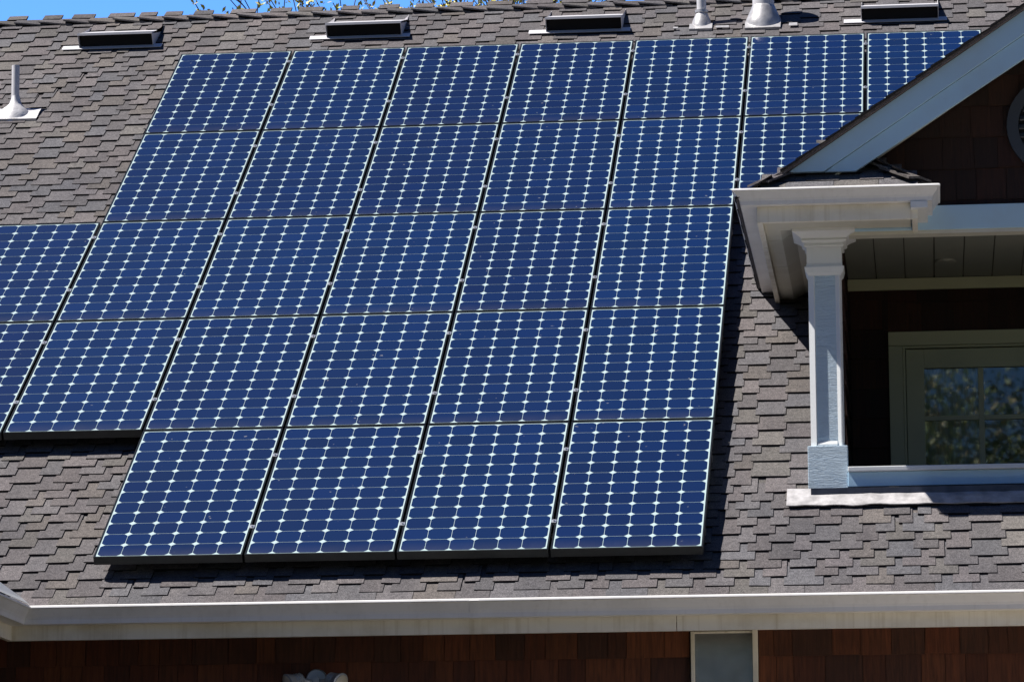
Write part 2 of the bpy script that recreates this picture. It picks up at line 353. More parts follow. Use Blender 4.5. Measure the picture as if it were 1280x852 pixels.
mb = MB(); mb.prism([(.545, -6.83, 3.686), (.545, -8.3, 3.686), (.40, -8.3, 3.86), (.40, -7.8, 3.86), (.52, -6.87, 3.712)], (.002, 0, .002)); part('splash_guard', mb, 'white', bpy.data.objects['gutter'])

# cedar shingle walls
CED = [(.105, .030, .012), (.125, .036, .013), (.09, .026, .011), (.15, .046, .016), (.075, .025, .013), (.115, .030, .010)]
def cedar():
    c = rnd.choice(CED); k = rnd.uniform(.66, 1.05); return tuple(q * k for q in c)
def siding(mb, O, U, Nn, u0, u1, z0, z1, e=.174, ph=0, clip=None):
    O, U, Nn = Vector(O), Vector(U), Vector(Nn); P = lambda u, z, h: O + U * u + Vector((0, 0, z)) + Nn * h
    z = z0 - ph
    while z < z1:
        za, zb = max(z, z0), min(z + e + .02, z1); u = u0 - rnd.uniform(0, .1)
        while u < u1:
            w = rnd.uniform(.09, .21); a, b = max(u, u0) + .0015, min(u + w, u1) - .0015; u += w
            if clip:
                l, r = clip(max(za, z)); a, b = max(a, l), min(b, r)
            if b - a < .01: continue
            h0 = .016 + rnd.uniform(-.002, .003); h1 = .004; dz = rnd.uniform(-.003, .003); c = cedar()
            mb.mesh([P(a, za + dz, 0), P(b, za + dz, 0), P(b, za + dz, h0), P(a, za + dz, h0), P(b, zb, h1), P(a, zb, h1)], [(0, 1, 2, 3), (3, 2, 4, 5), (0, 3, 5), (1, 4, 2)], c)
        z += e
mb = MB(); siding(mb, (0, -6.28, 0), (1, 0, 0), (0, -1, 0), 0, 3.962, 1.1, 3.62, ph=.145 - .016); siding(mb, (0, -6.28, 0), (1, 0, 0), (0, -1, 0), 4.324, 9.6, 1.1, 3.62, ph=.145 - .016)
siding(mb, (0, -6.28, 0), (1, 0, 0), (0, -1, 0), 3.962, 4.324, 1.1, 2.6, ph=.129)
mb.box((0, -6.28, 0), (9.6, -6.18, 3.62), (.03, .012, .008)); part('wall', mb, 'cedar')
mb = MB(); siding(mb, (0, 0, 0), (0, 1, 0), (1, 0, 0), -13, -6.30, 1.1, 3.62, ph=.1); mb.box((-.1, -13, 0), (0, -6.28, 3.62), (.03, .012, .008)); part('wing_wall', mb, 'cedar')
mb = MB(); mb.box((-3.3, -6.17, 0), (-3.2, 8, 3.6), (.06, .03, .02)); mb.box((9.5, -6.17, 0), (9.598, 8, 3.6), (.06, .03, .02)); mb.box((-3.2, 7.9, 0), (9.5, 8, 3.6), (.06, .03, .02)); part('rear_wall', mb, 'cedar')

# small window under the eave
mb = MB(); mb.box((3.970, -6.318, 2.6), (3.990, -6.24, 3.541)); mb.box((4.295, -6.335, 2.6), (4.322, -6.24, 3.545)); mb.box((3.990, -6.312, 3.530), (4.295, -6.24, 3.541)); mb.box((3.990, -6.312, 2.6), (4.295, -6.24, 2.63))
win = part('window', mb, 'fascia', bevel=.003)
mb = MB(); mb.box((3.990, -6.295, 2.63), (4.295, -6.285, 3.530)); part('pane', mb, 'pane', win)

# ------------------------------------------------------------------ dormer
def mir(m):            # the dormer's other half
    q = MB(); q.v = [Vector((2 * XC - p.x, p.y, p.z)) for p in m.v]; q.f = [tuple(reversed(f)) for f in m.f]; q.c = m.c; return q
def both(name, make, mat, parent=None, **k):
    r = []
    for s in (0, 1):
        m = make()
        if s: m = mir(m)
        r.append(part(name, m, mat, parent[s] if isinstance(parent, list) else parent, **k))
    return r
RK = -6.03                                             # front face of the rake boards
dz = lambda x: 6.045 + SL * (x - 4.516)                # top edge of the rake board at x
# roof planes of the dormer
def droof():
    m = MB(); x0 = 4.235; L = (XC - x0) / CT
    def iv(v):
        x = x0 + v * CT; yf = (-6.085 if x > 4.45 else -6.16 + (x - x0)); yb = (dz(x) + .03 - (Z0 - H / CT)) / SL
        return [(-yb - .1, -yf)]
    shingles(m, (x0, 0, dz(x0) + .022), (0, -1, 0), (CT, 0, ST), (-ST, 0, CT), L, iv)
    m.prism([(4.46, -6.078, dz(4.46) + .002), (XC, -6.078, dz(XC) + .002), (XC, -6.078, dz(XC) + .022), (4.46, -6.078, dz(4.46) + .022)], (0, 4.3, 0), (.15, .13, .125)); return m
both('dormer_roof', droof, 'shingle')
mb = MB(); mb.box((XC - .1, -6.065, dz(XC) + .01), (XC + .1, -1.6, dz(XC) + .03), (.17, .15, .145)); part('dormer_ridge_cap', mb, 'shingle')
# rake boards: a thicker upper board lapping the lower one
def rake_hi():
    m = MB(); t = .128; xa = 4.516; m.prism([(xa, RK - .016, dz(xa) - .0), (XC, RK - .016, dz(XC)), (XC, RK - .016, dz(XC) - t), (xa + t / SL, RK - .016, dz(xa))], (0, .04, 0)); return m
def rake_lo():
    m = MB(); t, u = .131, .262; xa = 4.516; m.prism([(xa + t / SL, RK, dz(xa)), (XC, RK, dz(XC) - t), (XC, RK, dz(XC) - u), (xa + u / SL - .03, RK, dz(xa) - .0)], (0, .03, 0)); return m
rk = both('rake_board', rake_hi, 'rake', bevel=.002); both('lower_rake_board', rake_lo, 'rake', rk, bevel=.002)
def rsoff():
    m = MB(); t = .19; xa = 4.6; m.prism([(xa, RK + .03, dz(xa) - t), (XC, RK + .03, dz(XC) - t), (XC, RK + .03, dz(XC) - t + .015), (xa, RK + .03, dz(xa) - t + .015)], (0, DF - RK - .03, 0)); return m
both('rake_soffit', rsoff, 'soffit')
# gable wall
def gclip(z):
    x = 4.516 + (z + .12 - 6.045) / SL + .12; return max(x, 4.58), 2 * XC - max(x, 4.58)
mb = MB(); siding(mb, (0, -5.690, 0), (1, 0, 0), (0, -1, 0), 4.58, 2 * XC - 4.58, 5.906, 7.0, ph=.142, clip=gclip)
mb.prism([(4.6, -5.69, 5.906), (2 * XC - 4.6, -5.69, 5.906), (2 * XC - 4.6, -5.69, 6.02), (XC, -5.69, 6.93), (4.6, -5.69, 6.02)], (0, .08, 0), (.03, .015, .01))
part('gable_wall', mb, 'cedar_gable_shade')  # shade of the gable is put into this darker cedar copy
# round louvred vent in the gable
mb = MB(); cz = 6.335
for k in range(40):
    a, b = 2 * math.pi * k / 40, 2 * math.pi * (k + 1) / 40
    q = lambda t, r, y: (XC + r * math.cos(t), y, cz + r * math.sin(t))
    mb.mesh([q(a, .277, -5.735), q(b, .277, -5.735), q(b, .215, -5.735), q(a, .215, -5.735), q(a, .277, -5.68), q(b, .277, -5.68), q(b, .215, -5.68), q(a, .215, -5.68)], [(0, 1, 2, 3), (0, 4, 5, 1), (3, 2, 6, 7)])
gv = part('gable_vent', mb, m_paint('slate_grey_paint', (.045, .052, .065), (.03, .03, .03), .3, False))
mb = MB()
for k in range(-4, 5):
    zz = cz + k * .048; w = math.sqrt(max(.21 ** 2 - (k * .048) ** 2, .0009))
    mb.prism([(XC - w, -5.722, zz - .016), (XC - w, -5.690, zz + .024), (XC - w, -5.694, zz + .030), (XC - w, -5.726, zz - .010)], (2 * w, 0, 0))
part('louvre', mb, m_paint('louvre_paint', (.06, .07, .085), (.04, .04, .04), .3, False), gv)
mb = MB(); mb.lathe((XC, -5.6895 - .017, cz), (0, 1, 0), [(0, .214), (.004, .214)], 32); part('screen', mb, 'dark', gv)
# dormer gutter: along the side eave, round the corner, across the return and back to the wall
GB = .126; gx, gy, gz = 4.217 + GB, -6.187 + GB, 5.935
def dgut():
    m = MB(); ye = (gz - (Z0 - H / CT)) / SL - .1
    pts = [(gx, ye, gz), (gx, gy, gz), (5.33 - GB, gy, gz), (5.33 - GB, DF + .02, gz)]
    m.sweep([(a, b * .9) for a, b in GUT], [(p[0], p[1], p[2]) for p in pts]); return m
dg = both('dormer_gutter', dgut, 'gutter')
def frieze():
    m = MB(); pts = [(4.344, -3.5, 0), (4.344, -6.087, 0), (5.207, -6.087, 0), (5.207, DF, 0)]
    m.sweep([(0, 5.850), (0, 5.763), (-.03, 5.763), (-.03, 5.850)], pts); return m
def fr_top():
    m = MB(); pts = [(4.350, -3.3, 0), (4.350, -6.070, 0), (5.201, -6.070, 0), (5.201, DF, 0)]
    m.sweep([(0, 5.92), (0, 5.852), (-.03, 5.852), (-.03, 5.92)], pts); return m
both('frieze_board', frieze, 'fascia', bevel=.003); both('gutter_board', fr_top, 'soffit')
def retbox():
    m = MB(); m.box((5.170, -6.15, 5.81), (5.262, DF + .01, 5.848)); return m
both('return_end', retbox, 'white', bevel=.003)
def dsoffit():         # flat strip, then a cove rising to the wall
    m = MB(); ys = [-6.05, -5.42, -4.62, -3.55]
    for a, b in zip(ys, ys[1:]):
        a += .004; b -= .004
        m.prism([(4.375, a, 5.792), (4.455, a, 5.792), (4.60, a, 5.868), (4.60, a, 5.882), (4.45, a, 5.806), (4.375, a, 5.806)], (0, b - a, 0))
    m.box((4.456, -6.055, 5.787), (5.17, -5.735, 5.80)); m.box((4.375, -6.055, 5.83), (4.61, -3.6, 5.90)); return m
both('dormer_soffit', dsoffit, 'soffit')
def returnroof():
    m = MB(); xa, xb, yf, zf = 4.303, 5.275, -6.150, 5.925; L = (DF - yf) / CT + .02
    shingles(m, (0, yf, zf), (1, 0, 0), (0, CT, ST), (0, -ST, CT), L, lambda v: [(xa + (v + .08) * CT, xb - (v + .08) * CT)], e=.0985)
    # hipped right end
    Lh = (xb - 4.86) / CT
    shingles(m, (xb, 0, zf), (0, 1, 0), (-CT, 0, ST), (ST, 0, CT), L, lambda v: [(yf + (v + .05) * CT, DF + .01)], e=.0985)
    for (sx, sgn) in ((xb, -1), (xa, 1)):   # hip caps
        for k in range(4):
            t0 = .05 + k * .115; t1 = t0 + .16; c = stone()
            if t0 > (.40 if sgn < 0 else .15): continue
            p = lambda t, s: Vector((sx + sgn * t - sgn * s * .06, yf + t + abs(s) * .0 + s * .06, zf + t * SL + .022 + .012 * (1 - (t - t0) / .16) - abs(s) * .012))
            A = [p(t0, -1), p(t0, 0), p(t0, 1), p(t1, 1), p(t1, 0), p(t1, -1)]
            m.mesh(A + [q - Vector((0, 0, .013)) for q in A], [(0, 1, 4, 5), (1, 2, 3, 4), (0, 6, 7, 1), (1, 7, 8, 2), (0, 5, 11, 6), (2, 8, 9, 3), (5, 4, 10, 11), (4, 3, 9, 10)], c)
    return m
both('return_roof', returnroof, 'shingle')
# beam over the porch opening and its edge bead
mb = MB(); mb.box((DL + .005, DF - .012, 5.772), (2 * XC - DL - .005, DF + .12, 5.906)); part('beam', mb, 'rake', bevel=.003)
mb = MB(); mb.box((DL + .01, DF - .004, 5.752), (2 * XC - DL - .01, DF + .10, 5.7715)); part('beam_bead', mb, 'soffit')
# porch ceiling, walls, floor
mb = MB(); xx = 4.79
while xx < 2 * XC - 4.80:
    w = min(.168, 2 * XC - 4.785 - xx); z = 5.79 + rnd.uniform(-.0015, .0015); mb.box((xx + .003, DF + .122, z), (xx + w - .003, DBK - .002, z + .012)); xx += w
ceil = part('porch_ceiling', mb, 'porch')
mb = MB(); mb.lathe((5.36, -4.72, 5.789), (0, 0, -1), [(0, .06), (.012, .058), (.016, .045)], 24); part('ceiling_disc', mb, 'porch', ceil)
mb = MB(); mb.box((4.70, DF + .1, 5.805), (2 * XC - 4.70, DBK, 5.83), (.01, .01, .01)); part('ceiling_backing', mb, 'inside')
mb = MB(); mb.box((4.79, DBK - .022, 5.718), (2 * XC - 4.79, DBK - .001, 5.785)); part('ceiling_trim', mb, 'olive')
def pside():
    m = MB(); siding(m, (4.78, 0, 0), (0, 1, 0), (1, 0, 0), -5.50, DBK, 3.4, 5.80); m.box((4.62, -5.50, 3.4), (4.78, -3.3, 5.80), (.03, .014, .01))
    siding(m, (4.62, 0, 0), (0, -1, 0), (-1, 0, 0), 3.3, 5.5, 4.3, 5.80); return m
both('porch_side_wall', pside, 'cedar_porch_shade')
mb = MB(); siding(mb, (0, DBK, 0), (1, 0, 0), (0, -1, 0), 4.80, 5.019, 3.4, 5.72); siding(mb, (0, DBK, 0), (1, 0, 0), (0, -1, 0), 2 * XC - 5.019, 2 * XC - 4.80, 3.4, 5.72)
siding(mb, (0, DBK, 0), (1, 0, 0), (0, -1, 0), 5.019, 2 * XC - 5.019, 5.468, 5.72)
mb.box((4.78, DBK, 3.4), (5.05, DBK + .1, 5.8), (.03, .014, .01)); mb.box((2 * XC - 5.05, DBK, 3.4), (2 * XC - 4.78, DBK + .1, 5.8), (.03, .014, .01)); mb.box((5.05, DBK, 5.44), (2 * XC - 5.05, DBK + .1, 5.8), (.03, .014, .01))
part('porch_back_wall', mb, 'cedar_porch_shade')  # porch shade is put into the darkened cedar colour
mb = MB(); mb.box((4.62, DF + .02, 3.3), (2 * XC - 4.62, DBK, 3.4), (.1, .09, .08)); part('porch_floor', mb, 'porch')
mb = MB(); mb.box((4.65, DF + .022, 3.4), (2 * XC - 4.65, DF + .06, 4.44)); mb.box((4.600, DF - .098, 4.20), (2 * XC - 4.600, DF + .021, 4.351)); part('parapet', mb, 'apron')
# doors
mb = MB(); x1 = 2 * XC - 5.019; T = DBK - .03
mb.box((5.019, T, 3.4), (5.100, DBK + .05, 5.385)); mb.box((x1 - .081, T, 3.4), (x1, DBK + .05, 5.385)); mb.box((5.019, T, 5.386), (x1, DBK + .05, 5.468))
mb.box((5.101, T + .012, 3.4), (5.116, DBK + .05, 5.37)); mb.box((x1 - .097, T + .012, 3.4), (x1 - .082, DBK + .05, 5.37)); mb.box((5.101, T + .012, 5.371), (x1 - .082, DBK + .05, 5.385))
df = part('door_frame', mb, 'olive', bevel=.003)
for s in (0, 1):
    m = MB(); a, b = 5.119, XC - .004; ya, yb2 = DBK - .005, DBK + .035
    m.box((a, ya, 3.41), (a + .104, yb2, 5.366)); m.box((b - .10, ya, 3.41), (b, yb2, 5.366)); m.box((a + .104, ya, 5.254), (b - .10, yb2, 5.366)); m.box((a + .104, ya, 3.41), (b - .10, yb2, 3.66))
    gl, gr = a + .104, b - .10; mx = (gl + gr) / 2
    m.box((mx - .016, ya + .008, 3.66), (mx + .016, yb2, 5.254))
    for z in (4.96, 4.665, 4.37, 4.075):
        m.box((gl, ya + .009, z - .014), (mx - .016, yb2 - .001, z + .014)); m.box((mx + .016, ya + .009, z - .014), (gr, yb2 - .001, z + .014))
    gm = MB(); gm.box((gl, DBK + .016, 3.66), (gr, DBK + .020, 5.254))
    if s: m, gm = mir(m), mir(gm)
    d = part('porch_door', m, 'olive', bevel=.003); part('glass', gm, 'glass', d)
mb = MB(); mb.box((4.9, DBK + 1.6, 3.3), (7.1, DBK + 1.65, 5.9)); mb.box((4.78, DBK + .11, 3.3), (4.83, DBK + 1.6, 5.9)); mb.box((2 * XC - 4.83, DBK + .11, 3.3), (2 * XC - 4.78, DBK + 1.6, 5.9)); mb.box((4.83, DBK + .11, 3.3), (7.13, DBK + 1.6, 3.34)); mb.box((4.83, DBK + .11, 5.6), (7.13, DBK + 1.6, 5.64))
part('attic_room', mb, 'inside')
# front sill rail, apron flashing on the roof
mb = MB(); xr = 2 * XC - 4.80; mb.box((4.80, DF - .035, 4.448), (xr, DF + .10, 4.474)); sill = part('porch_sill', mb, 'white', bevel=.004)
mb = MB(); mb.box((4.80, DF - .008, 4.368), (xr, DF + .018, 4.447)); part('sill_apron', mb, 'rake', sill, bevel=.003)
mb = MB(); nx = 60
fp = lambda u, v, h: Vector((u, 0, 0)) + Vector((0, -5.95, rz(-5.95))) + Vector(VV) * v + Vector(NN) * h
fl = []
for j in range(4):
    for i in range(nx + 1):
        u = 4.47 + (2 * XC - 8.94) * i / nx; v = .055 + j * .2 / 3 + (.012 * mnoise.noise(Vector((u * 9, 2, 5))) if j == 0 else 0); fl.append(fp(u, v, .029 + .004 * mnoise.noise(Vector((u * 7, v * 12, 3))) + .003 * mnoise.noise(Vector((u * 19, v * 30, 8)))))
fs = [(j * (nx + 1) + i, j * (nx + 1) + i + 1, (j + 1) * (nx + 1) + i + 1, (j + 1) * (nx + 1) + i) for j in range(3) for i in range(nx)]
mb.mesh(fl, fs)
for i in range(nx): mb.mesh([fl[i], fl[i + 1], fl[i + 1] - Vector(NN) * .006, fl[i] - Vector(NN) * .006], [(0, 1, 2, 3)])
part('apron_flashing', mb, 'flash', smooth=True)
# posts
def post():
    cx, cy = 4.692, DF + .108; m = MB(); w = .080
    m.box((cx - w, cy - w, 4.59), (cx + w, cy + w, 5.55)); return m
def post_trim():
    cx, cy = 4.692, DF + .108; m = MB()
    for (rx, ry) in ((1, 0), (0, 1)):      # four faces; the local frame is turned by (rx, ry)
        def T(a, d, z): return (cx + a * rx - d * ry * -1 * -1, cy + a * ry * 1 - d * rx, z) if False else (cx + a * rx + d * ry, cy + a * ry - d * rx, z)
        for s in (-1, 1):
            a0, a1 = (-.090, -.054) if s < 0 else (.054, .088)
            poly = [T(a0, .078, 4.598), T(a1, .078, 4.598), T(a1 - .006, .090, 4.598), T(a0 + .031, .091, 4.598)] if s < 0 else [T(a0, .078, 4.598), T(a1, .078, 4.598), T(a1 - .006, .090, 4.598), T(a0 + .022, .090, 4.598)]
            m.prism(poly, (0, 0, .947))
        zb = 4.598
        m.mesh([T(-.054, .078, zb), T(.054, .078, zb), T(.054, .090, zb), T(-.054, .090, zb), T(-.054, .090, zb + .008), T(.054, .090, zb + .008), T(.054, .078, zb + .030), T(-.054, .078, zb + .030)], [(0, 1, 2, 3), (3, 2, 5, 4), (4, 5, 6, 7), (0, 3, 4, 7), (1, 6, 5, 2)])
    return m
def post_plinth():
    cx, cy = 4.692, DF + .108; m = MB(); m.box((cx - .108, cy - .108, 4.36), (cx + .108, cy + .108, 4.595)); return m
def post_cap():
    cx, cy = 4.692, DF + .108; m = MB()
    m.loft_square(cx, cy, [(5.538, .089), (5.546, .093), (5.552, .099), (5.566, .104), (5.580, .108), (5.586, .108), (5.588, .099), (5.60, .0985)])
    m.loft_square(cx, cy, [(5.601, .0955), (5.694, .0955)])
    m.loft_square(cx, cy, [(5.695, .104), (5.700, .108), (5.708, .108), (5.709, .103), (5.716, .104), (5.722, .118), (5.728, .124), (5.734, .124), (5.735, .118), (5.745, .128), (5.760, .150), (5.768, .165), (5.772, .171), (5.788, .171), (5.790, .150)]); return m
pp = both('porch_post', post, 'sawn')
both('post_trim', post_trim, 'white', pp); both('post_plinth', post_plinth, 'sawn', pp, bevel=.003); both('post_capital', post_cap, 'white', pp)

# ------------------------------------------------------------------ solar panels
PX, PY, PW, PH = .812, 1.571, .799, 1.560
def panel_parts():
    fr = MB(); w = .0085; t = .046; x0, x1, y0, y1 = -PW / 2, PW / 2, -PH, 0
    fr.box((x0, y0, -t), (x0 + w, y1, 0)); fr.box((x1 - w, y0, -t), (x1, y1, 0)); fr.box((x0 + w, y1 - w, -t), (x1 - w, y1, 0)); fr.box((x0 + w, y0, -t), (x1 - w, y0 + w, 0))
    bk = MB(); bk.box((x0 + w, y0 + w, -.010), (x1 - w, y1 - w, -.003))
    ce = MB(); gw, gh = PW - 2 * w - .013, PH - 2 * w - .013; px, py = gw / 6, gh / 12; rr = random.Random(5)
    for i in range(6):
        for j in range(12):
            cx, cy = -gw / 2 + px * (i + .5), -PH + w + .0065 + py * (j + .5); hw, hh = px / 2 - .0014, py / 2 - .0018; c = .0205; pts = []
            for (sx, sy, a0) in ((1, 1, 0), (-1, 1, 90), (-1, -1, 180), (1, -1, 270)):
                arc = [(hw - c, hh)] ; k = [(hw, hh - c), (hw - .0058, hh - .0130), (hw - .0130, hh - .0058), (hw - c, hh)]
                if sx * sy < 0: k = k[::-1]
                pts += [(cx + sx * p[0], cy + sy * p[1], -.0022) for p in k]
            v = rr.uniform(.88, 1.12); ce.face(pts, (.0003 * v * rr.uniform(.9, 1.15), .0140 * v, .071 * v * rr.uniform(.96, 1.04)))
    cl = MB(); cl.box((-.014, -.018, -.02), (.014, .018, .0035)); cl.tube((0, 0, .003), (0, 0, .011), .0065, .0065, 6)
    rl = MB(); rl.box((-PW / 2 + .001, -.018, -.090), (PW / 2 - .001, .018, -.048)); rl.box((-.03, -.03, -.14), (.03, .05, -.116)); rl.box((-.02, .019, -.116), (.02, .026, -.06))
    return fr, bk, ce, cl, rl
fr, bk, ce, cl, rl = panel_parts()
p0 = bpy.data.objects.new('solar_panel', None); p0.empty_display_size = .2; C.objects.link(p0); p0.rotation_euler = (TH, 0, 0)
obj('frame', fr, 'frame', p0); obj('coated_backsheet', bk, 'back', p0); obj('cells', ce, 'cells', p0)  # middle part is the white backsheet; its glossy coat stands in for cover glass
for k in range(2):
    obj('clamp', cl, 'clamp', p0, smooth=False).location = (PX / 2, -.27 if k == 0 else -1.13, 0)
    obj('mounting_rail', rl, 'rail', p0).location = (0, -.27 if k == 0 else -1.13, 0)
rows = [(0, range(0, 7), 'top'), (1, range(0, 6), 'second'), (2, range(-1, 5), 'third'), (3, range(-1, 5), 'fourth'), (4, range(1, 5), 'bottom')]
CL = [(-.233, -1.094), (-.30, -1.14), (-.26, -1.10), (-.317, -1.157), (-.36, -1.239)]
ORD = ['first', 'second', 'third', 'fourth', 'fifth', 'sixth', 'seventh']
src_children = list(p0.children); first = True; ends = []
for (j, cols, rn) in rows:
    cols = list(cols)
    for n, i in enumerate(cols):
        if first: r = p0; kids = src_children; first = False
        else:
            r = p0.copy(); C.objects.link(r); kids = []
            for ch in src_children:
                d = ch.copy(); C.objects.link(d); d.parent = r; kids.append(d)
        x, s = (i + .5) * PX, -j * PY - .005
        r.location = (x, s * CT, Z0 + s * ST)
        q = 0; e = 0
        for d in kids:
            if d.name.startswith('clamp') and i + 1 not in cols: ends.append(d); continue
            if d.name.startswith('clamp'): d.location = (PX / 2, CL[j][q], 0); q += 1
            if d.name.startswith('mounting_rail'): d.location = (0, CL[j][e], 0); e += 1
        extra = ''
        if j in (2, 3) and n == 0: lab = f'solar panel cut off by the picture edge at the start of the {rn} row down'
        elif j == 0 and n == 6: lab = 'solar panel in the top row half hidden behind the sloping dormer roof edge'
        elif j == 1 and n == 5: lab = 'solar panel in the second row partly hidden behind the corner of the dormer roof'
        elif n == 0: lab = f'blue solar panel at the far left end of the {rn} row of the array'
        elif n == len(cols) - 1: lab = f'blue solar panel at the right end of the {rn} row of the array'
        else: lab = f'blue solar panel in the {rn} row, {ORD[n]} from the left end of that row'
        tag(r, lab, 'solar panel', 'solar panels mounted on the roof')

for d in ends: bpy.data.objects.remove(d)

# ------------------------------------------------------------------ roof vents
def R2(x, y, du=0, dv=0, h=0):                         # a point on / over the roof surface
    return Vector((x + du, y, rz(y))) + Vector(VV) * dv + Vector(NN) * h
def build_vent():
    hw = .275; ht = .125; dp = .40; zt = lambda y: ht + .265 * y
    hood = MB(); t = .012
    # roof-plane frame: local y horizontal into the roof, z up; roof rises SL per metre
    hood.prism([(-hw, -.075, ht - .026), (-hw, dp, zt(dp)), (-hw, dp, zt(dp) + t), (-hw, -.075, ht + t - .026)], (2 * hw, 0, 0))
    hood.prism([(-hw - .001, -.076, ht - .013), (-hw - .001, -.076, ht - .030), (-hw - .001, -.070, ht - .030), (-hw - .001, -.070, ht - .013)], (2 * hw + .002, 0, 0))
    for s in (-1, 1):
        hood.prism([(s * hw - (.004 if s > 0 else 0), -.005, .012), (s * hw - (.004 if s > 0 else 0), dp, SL * dp + .01), (s * hw - (.004 if s > 0 else 0), dp, zt(dp) - .0005), (s * hw - (.004 if s > 0 else 0), -.068, ht - .028)], (.004, 0, 0))
    fl = MB(); fl.prism([(-.40, -.03, SL * -.03 + .022), (.335, -.03, SL * -.03 + .022), (.335, .03, SL * .03 + .022), (-.40, .03, SL * .03 + .022)], Vector(NN) * .004)
    sc = MB(); sc.prism([(-hw + .012, .012, SL * .012 + .02), (-hw + .012, -.03, ht - .014), (-hw + .012, -.025, ht - .014), (-hw + .012, .017, SL * .017 + .02)], (2 * hw - .024, 0, 0))
    return hood, fl, sc
hood, fl, sc = build_vent()
VX = [(-.570, .49, 'low metal roof vent nearest the thin white pipe, above bare shingles'), (1.246, .535, 'low metal roof vent above the second solar panel of the top row'),
      (2.847, .515, 'low metal roof vent near the ridge, standing beside the two white flue pipes'), (5.111, .53, 'low metal roof vent closest to the dormer roof, at the far right')]
v0 = None
for (x, y, lab) in VX:
    if v0 is None:
        v0 = r = bpy.data.objects.new('roof_vent', None); C.objects.link(r); r.empty_display_size = .1
        obj('hood', hood, 'pipe', r); obj('flange', fl, 'pipe', r); obj('screen', sc, 'dark', r); vk = list(r.children)
    else:
        r = v0.copy(); C.objects.link(r)
        for ch in vk: d = ch.copy(); C.objects.link(d); d.parent = r
    r.location = (x, y, rz(y)); tag(r, lab, 'roof vent', 'slant back roof vents below the ridge')

# ------------------------------------------------------------------ pipes through the roof
def pipe(name, lab, x, y, rp, top, boot, plate, mat_boot, wob=0, extra=()):
    base = R2(x, y)
    t = thing(name, lab, 'vent pipe', base)
    m = MB(); m.lathe((0, 0, -.05), (0, 0, 1), [(0, rp), (top + .05, rp), (top + .05, rp * .8), (top - .02, rp * .8)], 24); obj('pipe', m, 'pipe', t, smooth=True)
    m = MB(); m.lathe((0, 0, 0), (0, 0, 1), boot, 28, wob=wob); obj('boot', m, mat_boot, t, smooth=True)
    m = MB(); nx, ny = 14, 6; (u0, u1, w0, w1) = plate; vs = []
    for j in range(ny + 1):
        for i in range(nx + 1):
            u, v = u0 + (u1 - u0) * i / nx, w0 + (w1 - w0) * j / ny
            vs.append(Vector((u, 0, 0)) + Vector(VV) * v + Vector(NN) * (.024 + wob * .7 * mnoise.noise(Vector((u * 11, v * 11, x)))))
    m.mesh(vs, [(j * (nx + 1) + i, j * (nx + 1) + i + 1, (j + 1) * (nx + 1) + i + 1, (j + 1) * (nx + 1) + i) for j in range(ny) for i in range(nx)])
    m.mesh([vs[0], vs[nx], vs[nx] - Vector(NN) * .02, vs[0] - Vector(NN) * .02], [(0, 1, 2, 3)])
    for (a, b, c, d) in extra: q = lambda u, v: Vector((u, 0, 0)) + Vector(VV) * v + Vector(NN) * .022; m.prism([q(a, c), q(b, c), q(b, d), q(a, d)], Vector(NN) * .004)
    obj('flashing', m, mat_boot, t, smooth=True); return t
pipe('vent_pipe', 'thin white pipe with a crumpled lead boot, alone on the left roof', -1.065, -.56, .0275, .345, [(-.14, .155), (-.04, .138), (.01, .112), (.045, .074), (.07, .046), (.10, .034), (.125, .031)], (-.17, .185, -.165, .03), 'lead', .010)
pipe('vent_pipe', 'slim grey vent pipe with a cone boot, left neighbour of the wide flue', 3.690, .60, .034, .46, [(-.10, .085), (-.02, .080), (.03, .066), (.085, .042), (.09, .048), (.11, .048), (.112, .036)], (-.085, .08, -.135, -.03), 'galv', 0, [(.105, .20, -.13, -.09), (-.20, -.165, -.12, -.09)])
fx, fy = 4.135, .62
t = pipe('flue_pipe', 'wide galvanised flue pipe with a cone boot and rain cap', fx, fy, .078, .47, [(-.14, .14), (-.03, .136), (.02, .125), (.10, .088), (.115, .084), (.12, .080)], (-.13, .125, -.175, -.04), 'galv', 0, [(.185, .245, -.16, -.10)])
t['category'] = 'flue pipe'
m = MB(); m.lathe((0, 0, .40), (0, 0, 1), [(0, .085), (.01, .112), (.09, .112), (.12, .06), (.13, .01)], 28); obj('rain_cap', m, 'galv', t, smooth=True)

# ------------------------------------------------------------------ wall light under the eave
lt = thing('wall_light', 'grey twin headed flood light fixed to the brown siding under the eave', 'wall light', (1.984, -6.296, 3.315))
m = MB(); m.lathe((0, .02, 0), (0, -1, 0), [(0, .058), (.035, .058), (.048, .052), (.05, .02), (.062, .018), (.064, .0)], 28); obj('back_plate', m, 'light', lt, smooth=True)
for s in (-1, 1):
    m = MB(); a = Vector((s * .03, -.03, -.01)); b = Vector((s * .085, -.06, .0)); d = Vector((s * .75, -.5, -.35)).normalized()
    m.tube(a, b, .012, .012, 10); m.lathe(b - d * .02, d, [(0, .024), (.01, .034), (.016, .030), (.026, .037), (.032, .033), (.042, .040), (.048, .036), (.058, .044), (.090, .056), (.094, .050)], 20)
    h = obj('lamp_head', m, 'light', lt, smooth=True)
    m = MB(); m.lathe(b + d * .068, d, [(0, .048), (.010, .046), (.018, .030), (.021, .004)], 20); obj('lens', m, 'lens', h, smooth=True)

# ------------------------------------------------------------------ curtain behind the porch door
m = MB(); n = 90; vs = []
for j, z in enumerate((3.5, 5.3)):
    for i in range(n + 1):
        x = 5.16 + .40 * i / n; vs.append((x, DBK + .10 + .022 * math.sin(i * .9) + .010 * math.sin(i * .37 + 1), z))
m.mesh(vs, [(i, i + 1, n + 2 + i, n + 1 + i) for i in range(n)])
tag(obj('curtain', m, 'curtain', smooth=True), 'pale pleated curtain hanging behind the glass of the porch door', 'curtain')

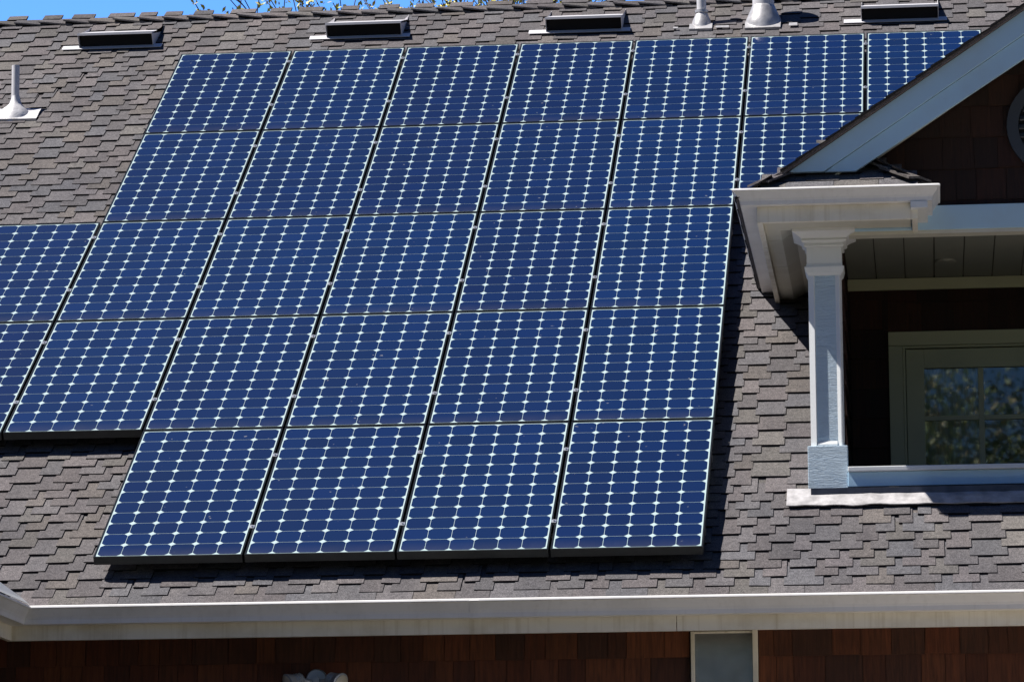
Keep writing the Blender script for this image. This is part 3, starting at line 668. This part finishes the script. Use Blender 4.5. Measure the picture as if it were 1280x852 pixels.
# ------------------------------------------------------------------ trees
def tree(name, lab, cat, loc, h, spread, levels, leaf, nleaf, lsize, seed, cols, mat, group=None, trunk_r=.16, up=.35, minr=.004, bud_from=0, clump=0):
    r = random.Random(seed); wood = MB(); tips = []
    def grow(p, d, L, rad, lev):
        n = 4 if lev < 2 else 3; q = p
        for k in range(n):
            d2 = (d + Vector((r.gauss(0, .12), r.gauss(0, .12), r.gauss(0, .08) + .04 * up))).normalized(); e = q + d2 * (L / n); r1 = max(rad * (1 - .55 * (k + 1) / n), minr)
            wood.tube(q, e, max(rad * (1 - .55 * k / n), minr), r1, 7 if lev < 2 else 4, cap=False); q = e; d = d2
            if lev >= levels - 1: tips.append((q.copy(), d.copy()))
            if lev < levels and (k > 0 or lev > 0):
                for _ in range(2 if lev < 3 else 1):
                    ax = d.orthogonal().normalized(); ax.rotate(Matrix.Rotation(r.uniform(0, 6.28), 3, d)); nd = (d * r.uniform(.5, .9) + ax * r.uniform(.5, .9) * spread + Vector((0, 0, up))).normalized()
                    grow(q, nd, L * r.uniform(.52, .72), r1 * .62, lev + 1)
    grow(Vector((0, 0, 0)), Vector((0, 0, 1)), h * .52, trunk_r, 0)
    top = max(v.z for v in wood.v); k = h / top
    wood.v = [v * k for v in wood.v]; tips = [(p * k, d) for p, d in tips]
    t = thing(name, lab, cat, loc, group); obj('trunk', wood, 'bark', t)
    lv = MB(); hi = [q for q in tips if q[0].z > bud_from * h] or tips
    if clump: hi = [r.choice(hi) for _ in range(clump)]
    for _ in range(nleaf):
        p, d = r.choice(hi); p = p + Vector((r.gauss(0, leaf), r.gauss(0, leaf), r.gauss(0, leaf))); a = Vector((r.gauss(0, 1), r.gauss(0, 1), r.gauss(0, 1))).normalized(); b = a.orthogonal().normalized(); s = lsize * r.uniform(.6, 1.4)
        c = r.choice(cols); kk = r.uniform(.75, 1.25); lv.face([p - a * s, p + b * s * .45, p + a * s, p - b * s * .45], tuple(x * kk for x in c))
    obj('crown', lv, mat, t); return t
BUDS = [(.50, .45, .07), (.40, .42, .08), (.58, .50, .14), (.30, .34, .08), (.44, .34, .12)]
tree('budding_tree', 'bare twigged tree with yellow green buds showing above the ridge, nearer the pale sky gap', 'tree', (-.05, 14.2, 0), 14.3, .55, 6, .035, 17000, .034, 3, BUDS, M['bud'], 'budding trees behind the roof', .24, .42, .009, .74)
tree('budding_tree', 'bare twigged tree with yellow green buds showing above the ridge, further along towards the flues', 'tree', (1.5, 16.5, 0), 14.6, .55, 6, .035, 17000, .034, 8, BUDS, M['bud'], 'budding trees behind the roof', .24, .42, .009, .74)
GRN = [(.08, .14, .03), (.12, .18, .04), (.06, .10, .025), (.20, .22, .05), (.24, .17, .04)]
lab = ['green leafy tree standing behind the camera, mirrored in the porch door', 'lower green tree behind the camera, mirrored beside the curtain', 'tallest green tree behind the camera, farthest from the house']
tr = tree('leafy_tree', lab[0], 'tree', (3.4, -40, 0), 12, .8, 5, .30, 60000, .06, 21, GRN, M['leaf'], 'trees across from the house', .22, .3, .004, .25, 330)
for k, (x, y, sc_, a) in enumerate([(7.0, -43, .92, 2.1), (10.5, -50, 1.12, 4.0)]):
    q = tr.copy(); C.objects.link(q); q.location = (x, y, 0); q.rotation_euler = (0, 0, a); q.scale = (sc_,) * 3; q['label'] = lab[k + 1]
    for ch in list(tr.children): d = ch.copy(); C.objects.link(d); d.parent = q
